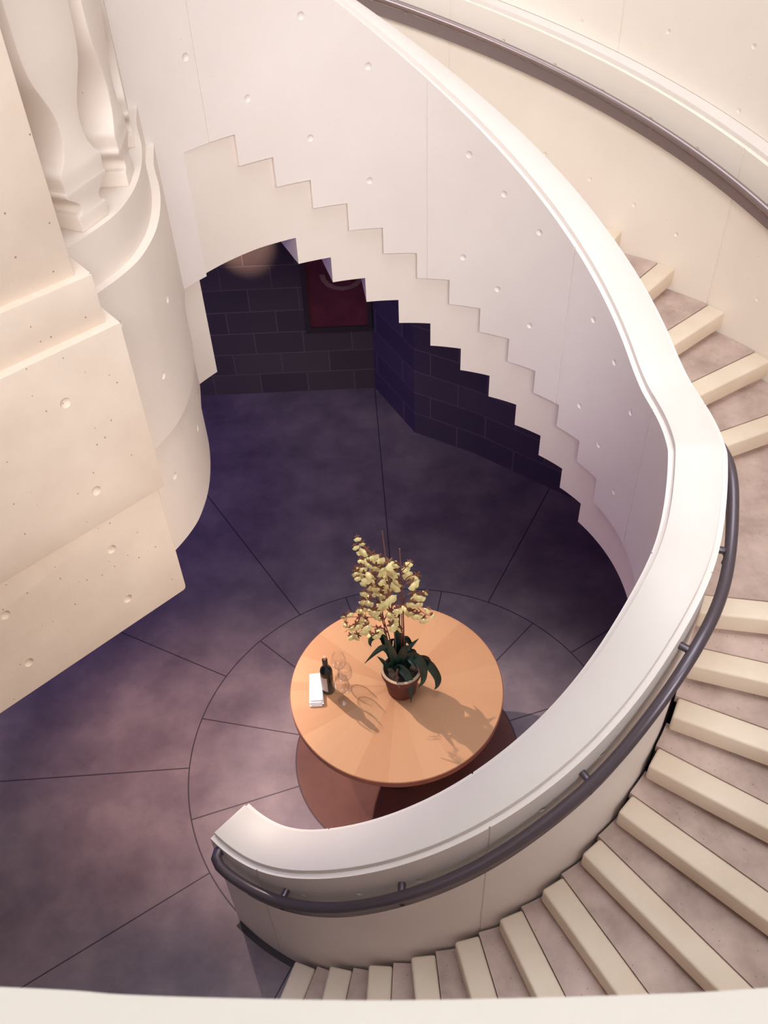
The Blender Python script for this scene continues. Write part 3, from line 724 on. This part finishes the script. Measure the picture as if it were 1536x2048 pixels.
def strap_leaf(path, w, mat, twist=0):
    P = catmull(path, 6); n = len(P); V = []; F = []
    for i, p in enumerate(P):
        t = (P[min(i+1, n-1)]-P[max(i-1, 0)]).normalized()
        s = t.cross(Vector((.1, -1, .35)))
        if s.length < .15: s = t.cross(Vector((0, 0, 1)))
        s.normalize(); u = s.cross(t).normalized()
        if u.z < 0 and abs(t.z) < .8: u = -u
        q = i/(n-1); hw = w*.5*(min(1, .45+q*2.2))*max(.06, (1-q**3.2))
        for a, d in ((-1, 0), (-.5, -.16), (0, -.28), (.5, -.16), (1, 0)):
            V.append(p+s*hw*a+u*(hw*d+.0012))
        for a, d in ((-1, 0), (-.5, -.16), (0, -.28), (.5, -.16), (1, 0)):
            V.append(p+s*hw*a*.98+u*(hw*d-.0012))
    for i in range(n-1):
        for j in range(4):
            F.append([i*10+j, i*10+j+1, (i+1)*10+j+1, (i+1)*10+j])
            F.append([i*10+5+j, (i+1)*10+5+j, (i+1)*10+6+j, i*10+6+j])
        F.append([i*10, (i+1)*10, (i+1)*10+5, i*10+5]); F.append([i*10+4, i*10+9, (i+1)*10+9, (i+1)*10+4])
    F.append([0, 5, 6, 7, 8, 9, 4, 3, 2, 1]); b0 = (n-1)*10
    F.append([b0+q for q in (0, 1, 2, 3, 4, 9, 8, 7, 6, 5)])
    return link_mesh('leaf', V, F, mat, po, 50)
for i, (L, w) in enumerate(LEAVES):
    base = Vector((PX+(L[0][0]-PX)*.5, PY+(L[0][1]-PY)*.5, TH+.185))
    o = strap_leaf([base]+list(L), w*(.7 if i == 11 else 1.6), M['dry'] if i in (9, 11) else M['leaf'])
    if i in (9, 11): tag(o, 'withered brown leaf')
for L in STEMS:
    P = catmull(L, 5)
    b = Vector(L[0])
    if b.z < 1.05: P = [Vector((PX+(b.x-PX)*.5, PY, TH+.18))]+P
    tube('stem', P, .0034, M['stem'], po, 6, taper=lambda t: 1-.55*t)
for L in STAKES:
    P = [Vector((PX+(L[0][0]-PX)*.6, PY+.01, TH+.17))]+[Vector(q) for q in L]
    tube('stake', catmull(P, 3), .0036, M['stake'], po, 6)

# one flower of each of a few kinds, then copies of the meshes
def flower_mesh(seed):
    rnd = random.Random(seed)
    V = []; F = []
    # broad ruffled lip in the local x/z plane hanging down, slightly cupped towards -y
    nu, nv = 6, 13
    c0 = len(V); V.append((0, -.004, -.002))
    for j in range(1, nu+1):
        for k in range(nv):
            a = RAD(200+140*k/(nv-1)) if True else 0
            lob = .019*(.84+.26*abs(math.cos((a-RAD(270))*1.25)))*(1.0-.16*math.exp(-((a-RAD(270))/.16)**2))
            r = lob*j/nu*(1.15)
            x = math.cos(a)*r*1.22; z = math.sin(a)*r*1.18+.003
            y = -.004-.005*math.sin(j/nu*PI*.9)+.0016*math.sin(k*1.9+seed)*(j/nu)**2
            V.append((x, y, z))
    for k in range(nv-1): F.append([c0, c0+1+k, c0+2+k])
    for j in range(nu-1):
        for k in range(nv-1):
            a = c0+1+j*nv+k; F.append([a, a+nv, a+nv+1, a+1])
    me = bpy.data.meshes.new('flower_lip'); me.from_pydata(V, [], F); me.materials.append(M['lip'])
    for p in me.polygons: p.use_smooth = True
    V = []; F = []
    for a in (90, 30, 150, 215, 325):
        L = rnd.uniform(.016, .021); W = .0042
        d = Vector((math.cos(RAD(a)), -.12, math.sin(RAD(a)))); s = Vector((-math.sin(RAD(a)), 0, math.cos(RAD(a))))
        b = len(V)
        for q, w in ((0, .4), (.35, 1), (.7, .95), (1, .15)):
            p = d*L*q+Vector((0, .003*q, 0))
            V.append(p+s*W*w); V.append(p+Vector((0, -.0012, 0))); V.append(p-s*W*w)
        for q in range(3):
            for e in range(2):
                F.append([b+q*3+e, b+q*3+e+1, b+q*3+e+4, b+q*3+e+3])
    m2 = bpy.data.meshes.new('flower_sepals'); m2.from_pydata([tuple(v) for v in V], [], F); m2.materials.append(M['sepal'])
    return me, m2
kinds = [flower_mesh(q) for q in range(4)]
for i, (x, y, z, s) in enumerate(FLOWERS):
    lip, sep = kinds[i % 4]
    f = bpy.data.objects.new('flower', lip); COL.objects.link(f)
    f.parent = po; f.matrix_parent_inverse = parent_world(po).inverted()
    f.location = (x, y, z+.006*s)
    f.rotation_euler = (RAD(-30+random.uniform(-25, 22)), RAD(random.uniform(-28, 28)), RAD(random.uniform(-55, 55)))
    k = s*1.5
    f.scale = (k, k, k)
    g = bpy.data.objects.new('sepals', sep); COL.objects.link(g); g.parent = f
    tag(g, 'brown-speckled petals')

# ------------------------------------------------------------------ dim picture on the stone wall
pw_ = empty('wall_picture', (-.33, 7.27, .68)); tag(pw_, 'dim red picture in a dark frame on the shadowed stone wall', 'picture')
prism('canvas', [(-.60, 7.262), (-.07, 7.262), (-.07, 7.279), (-.60, 7.279)], .74, 1.95, M['picture'], pw_)
for P_, a, b in (([(-.65, 7.245), (-.60, 7.245), (-.60, 7.279), (-.65, 7.279)], .68, 2.0), ([(-.07, 7.245), (-.03, 7.245), (-.03, 7.279), (-.07, 7.279)], .68, 2.0),
                 ([(-.60, 7.245), (-.07, 7.245), (-.07, 7.279), (-.60, 7.279)], .68, .74), ([(-.60, 7.245), (-.07, 7.245), (-.07, 7.279), (-.60, 7.279)], 1.95, 2.0)):
    prism('frame', P_, a, b, M['frame'], pw_)
V = []; F = []
for k in range(9):
    a = RAD(180+k*22.5)
    for r in (.13, .17): V.append((-.28+r*math.cos(a)*1.2, 7.259, 1.28+r*math.sin(a)))
for k in range(8): F.append([2*k, 2*k+2, 2*k+3, 2*k+1])
link_mesh('painted_garland', V, F, M['motif'], pw_)

# recessed downlight under the balcony
LX, LY = -1.36, 3.10
dl = empty('downlight', (LX, LY, 2.53)); tag(dl, 'small round recessed downlight in the underside of the balcony', 'lamp')
lathe('trim_ring', [(.045, -.002), (.06, -.004), (.062, 0), (.045, 0), (.045, -.002)], M['railbar'], dl, (LX, LY, 2.53), 32, 40)

# ------------------------------------------------------------------ light
def area(name, loc, look, size, energy, col, sy=None, spread=None):
    l = bpy.data.lights.new(name, 'AREA'); l.energy = energy; l.color = col; l.size = size
    if sy: l.shape = 'RECTANGLE'; l.size_y = sy
    if spread: l.spread = RAD(spread)
    o = bpy.data.objects.new(name, l); COL.objects.link(o); o.location = loc
    o.rotation_euler = (Vector(look)-Vector(loc)).to_track_quat('-Z', 'Y').to_euler(); return o
def spot(name, loc, look, energy, col, ang, blend, rad):
    l = bpy.data.lights.new(name, 'SPOT'); l.energy = energy; l.color = col; l.spot_size = RAD(ang); l.spot_blend = blend; l.shadow_soft_size = rad
    o = bpy.data.objects.new(name, l); COL.objects.link(o); o.location = loc
    o.rotation_euler = (Vector(look)-Vector(loc)).to_track_quat('-Z', 'Y').to_euler(); return o
SKY = area('skylight', (.5, 2.8, 13.0), (.5, 3.3, 0), 7.5, 192, (.91, .955, 1.0), 7.5, 72)
FRONT_FILL = area('front_fill_area', (.9, -3.6, 7.5), (.2, 3.5, 3.3), 6.5, 665, (1.0, .98, .975), 1.7)  # unseen soft fill added to brighten the walls that face the viewer
DOWN = spot('downlight_lamp', (LX, LY, 2.50), (LX+.16, LY+.12, 0), 185, (1.0, .68, .56), 60, 1.0, .03)
HALL = spot('hall_spotlight', (-1.98, 4.85, 2.9), (-.05, 3.0, .7), 620, (1.0, .83, .71), 48, .85, .02)
UND = area('hall_violet_fill', (-5.0, 5.7, 1.5), (-.6, 5.8, -.2), 2.4, 30, (.17, .08, 1.0), 2.2, 110)  # added violet fill, lifts the darkness of the hall under the stair
WASH = spot('wall_spotlight', (-1.35, 5.75, 2.95), (-1.13, 7.28, 1.70), 520, (1.0, .70, .48), 18, .7, .02)
BALC_FILL = spot('balcony_fill_spot', pol(RW-.15, -40, 4.3), (-1.25, 1.95, 2.2), 300, (1.0, .88, .77), 46, 1.0, .25)  # added fill without a fixture, brightens the lower balcony block
W = bpy.data.worlds.new('World'); S.world = W; W.use_nodes = True
bg = W.node_tree.nodes['Background']; bg.inputs[0].default_value = (.40, .26, .72, 1); bg.inputs[1].default_value = .05

# ------------------------------------------------------------------ camera
F_PX = 1785.34
Rm = [[.9989449, -.0459237, 0], [-.0316743, -.6889888, .7240796], [-.0332524, -.7233156, -.6897164]]
cam = bpy.data.cameras.new('camera'); co = bpy.data.objects.new('camera', cam); COL.objects.link(co)
mx = Matrix.Identity(4)
for i in range(3):
    mx[i][0] = Rm[i][0]; mx[i][1] = -Rm[i][1]; mx[i][2] = -Rm[i][2]
mx.translation = Vector((0, 0, 5.23)); co.matrix_world = mx
cam.sensor_fit = 'VERTICAL'; cam.sensor_height = 36; cam.lens = F_PX/2048*36
cam.clip_start = .02
cam.dof.use_dof = True; cam.dof.focus_distance = 5.4; cam.dof.aperture_fstop = 15
S.camera = co
S.view_settings.view_transform = 'Standard'; S.view_settings.look = 'None'
S.view_settings.exposure = 0.0; S.view_settings.gamma = 1.0; S.view_settings.use_curve_mapping = False
S.cycles.max_bounces = 10; S.cycles.diffuse_bounces = 6
S.cycles.sample_clamp_indirect = 6; S.cycles.transparent_max_bounces = 24
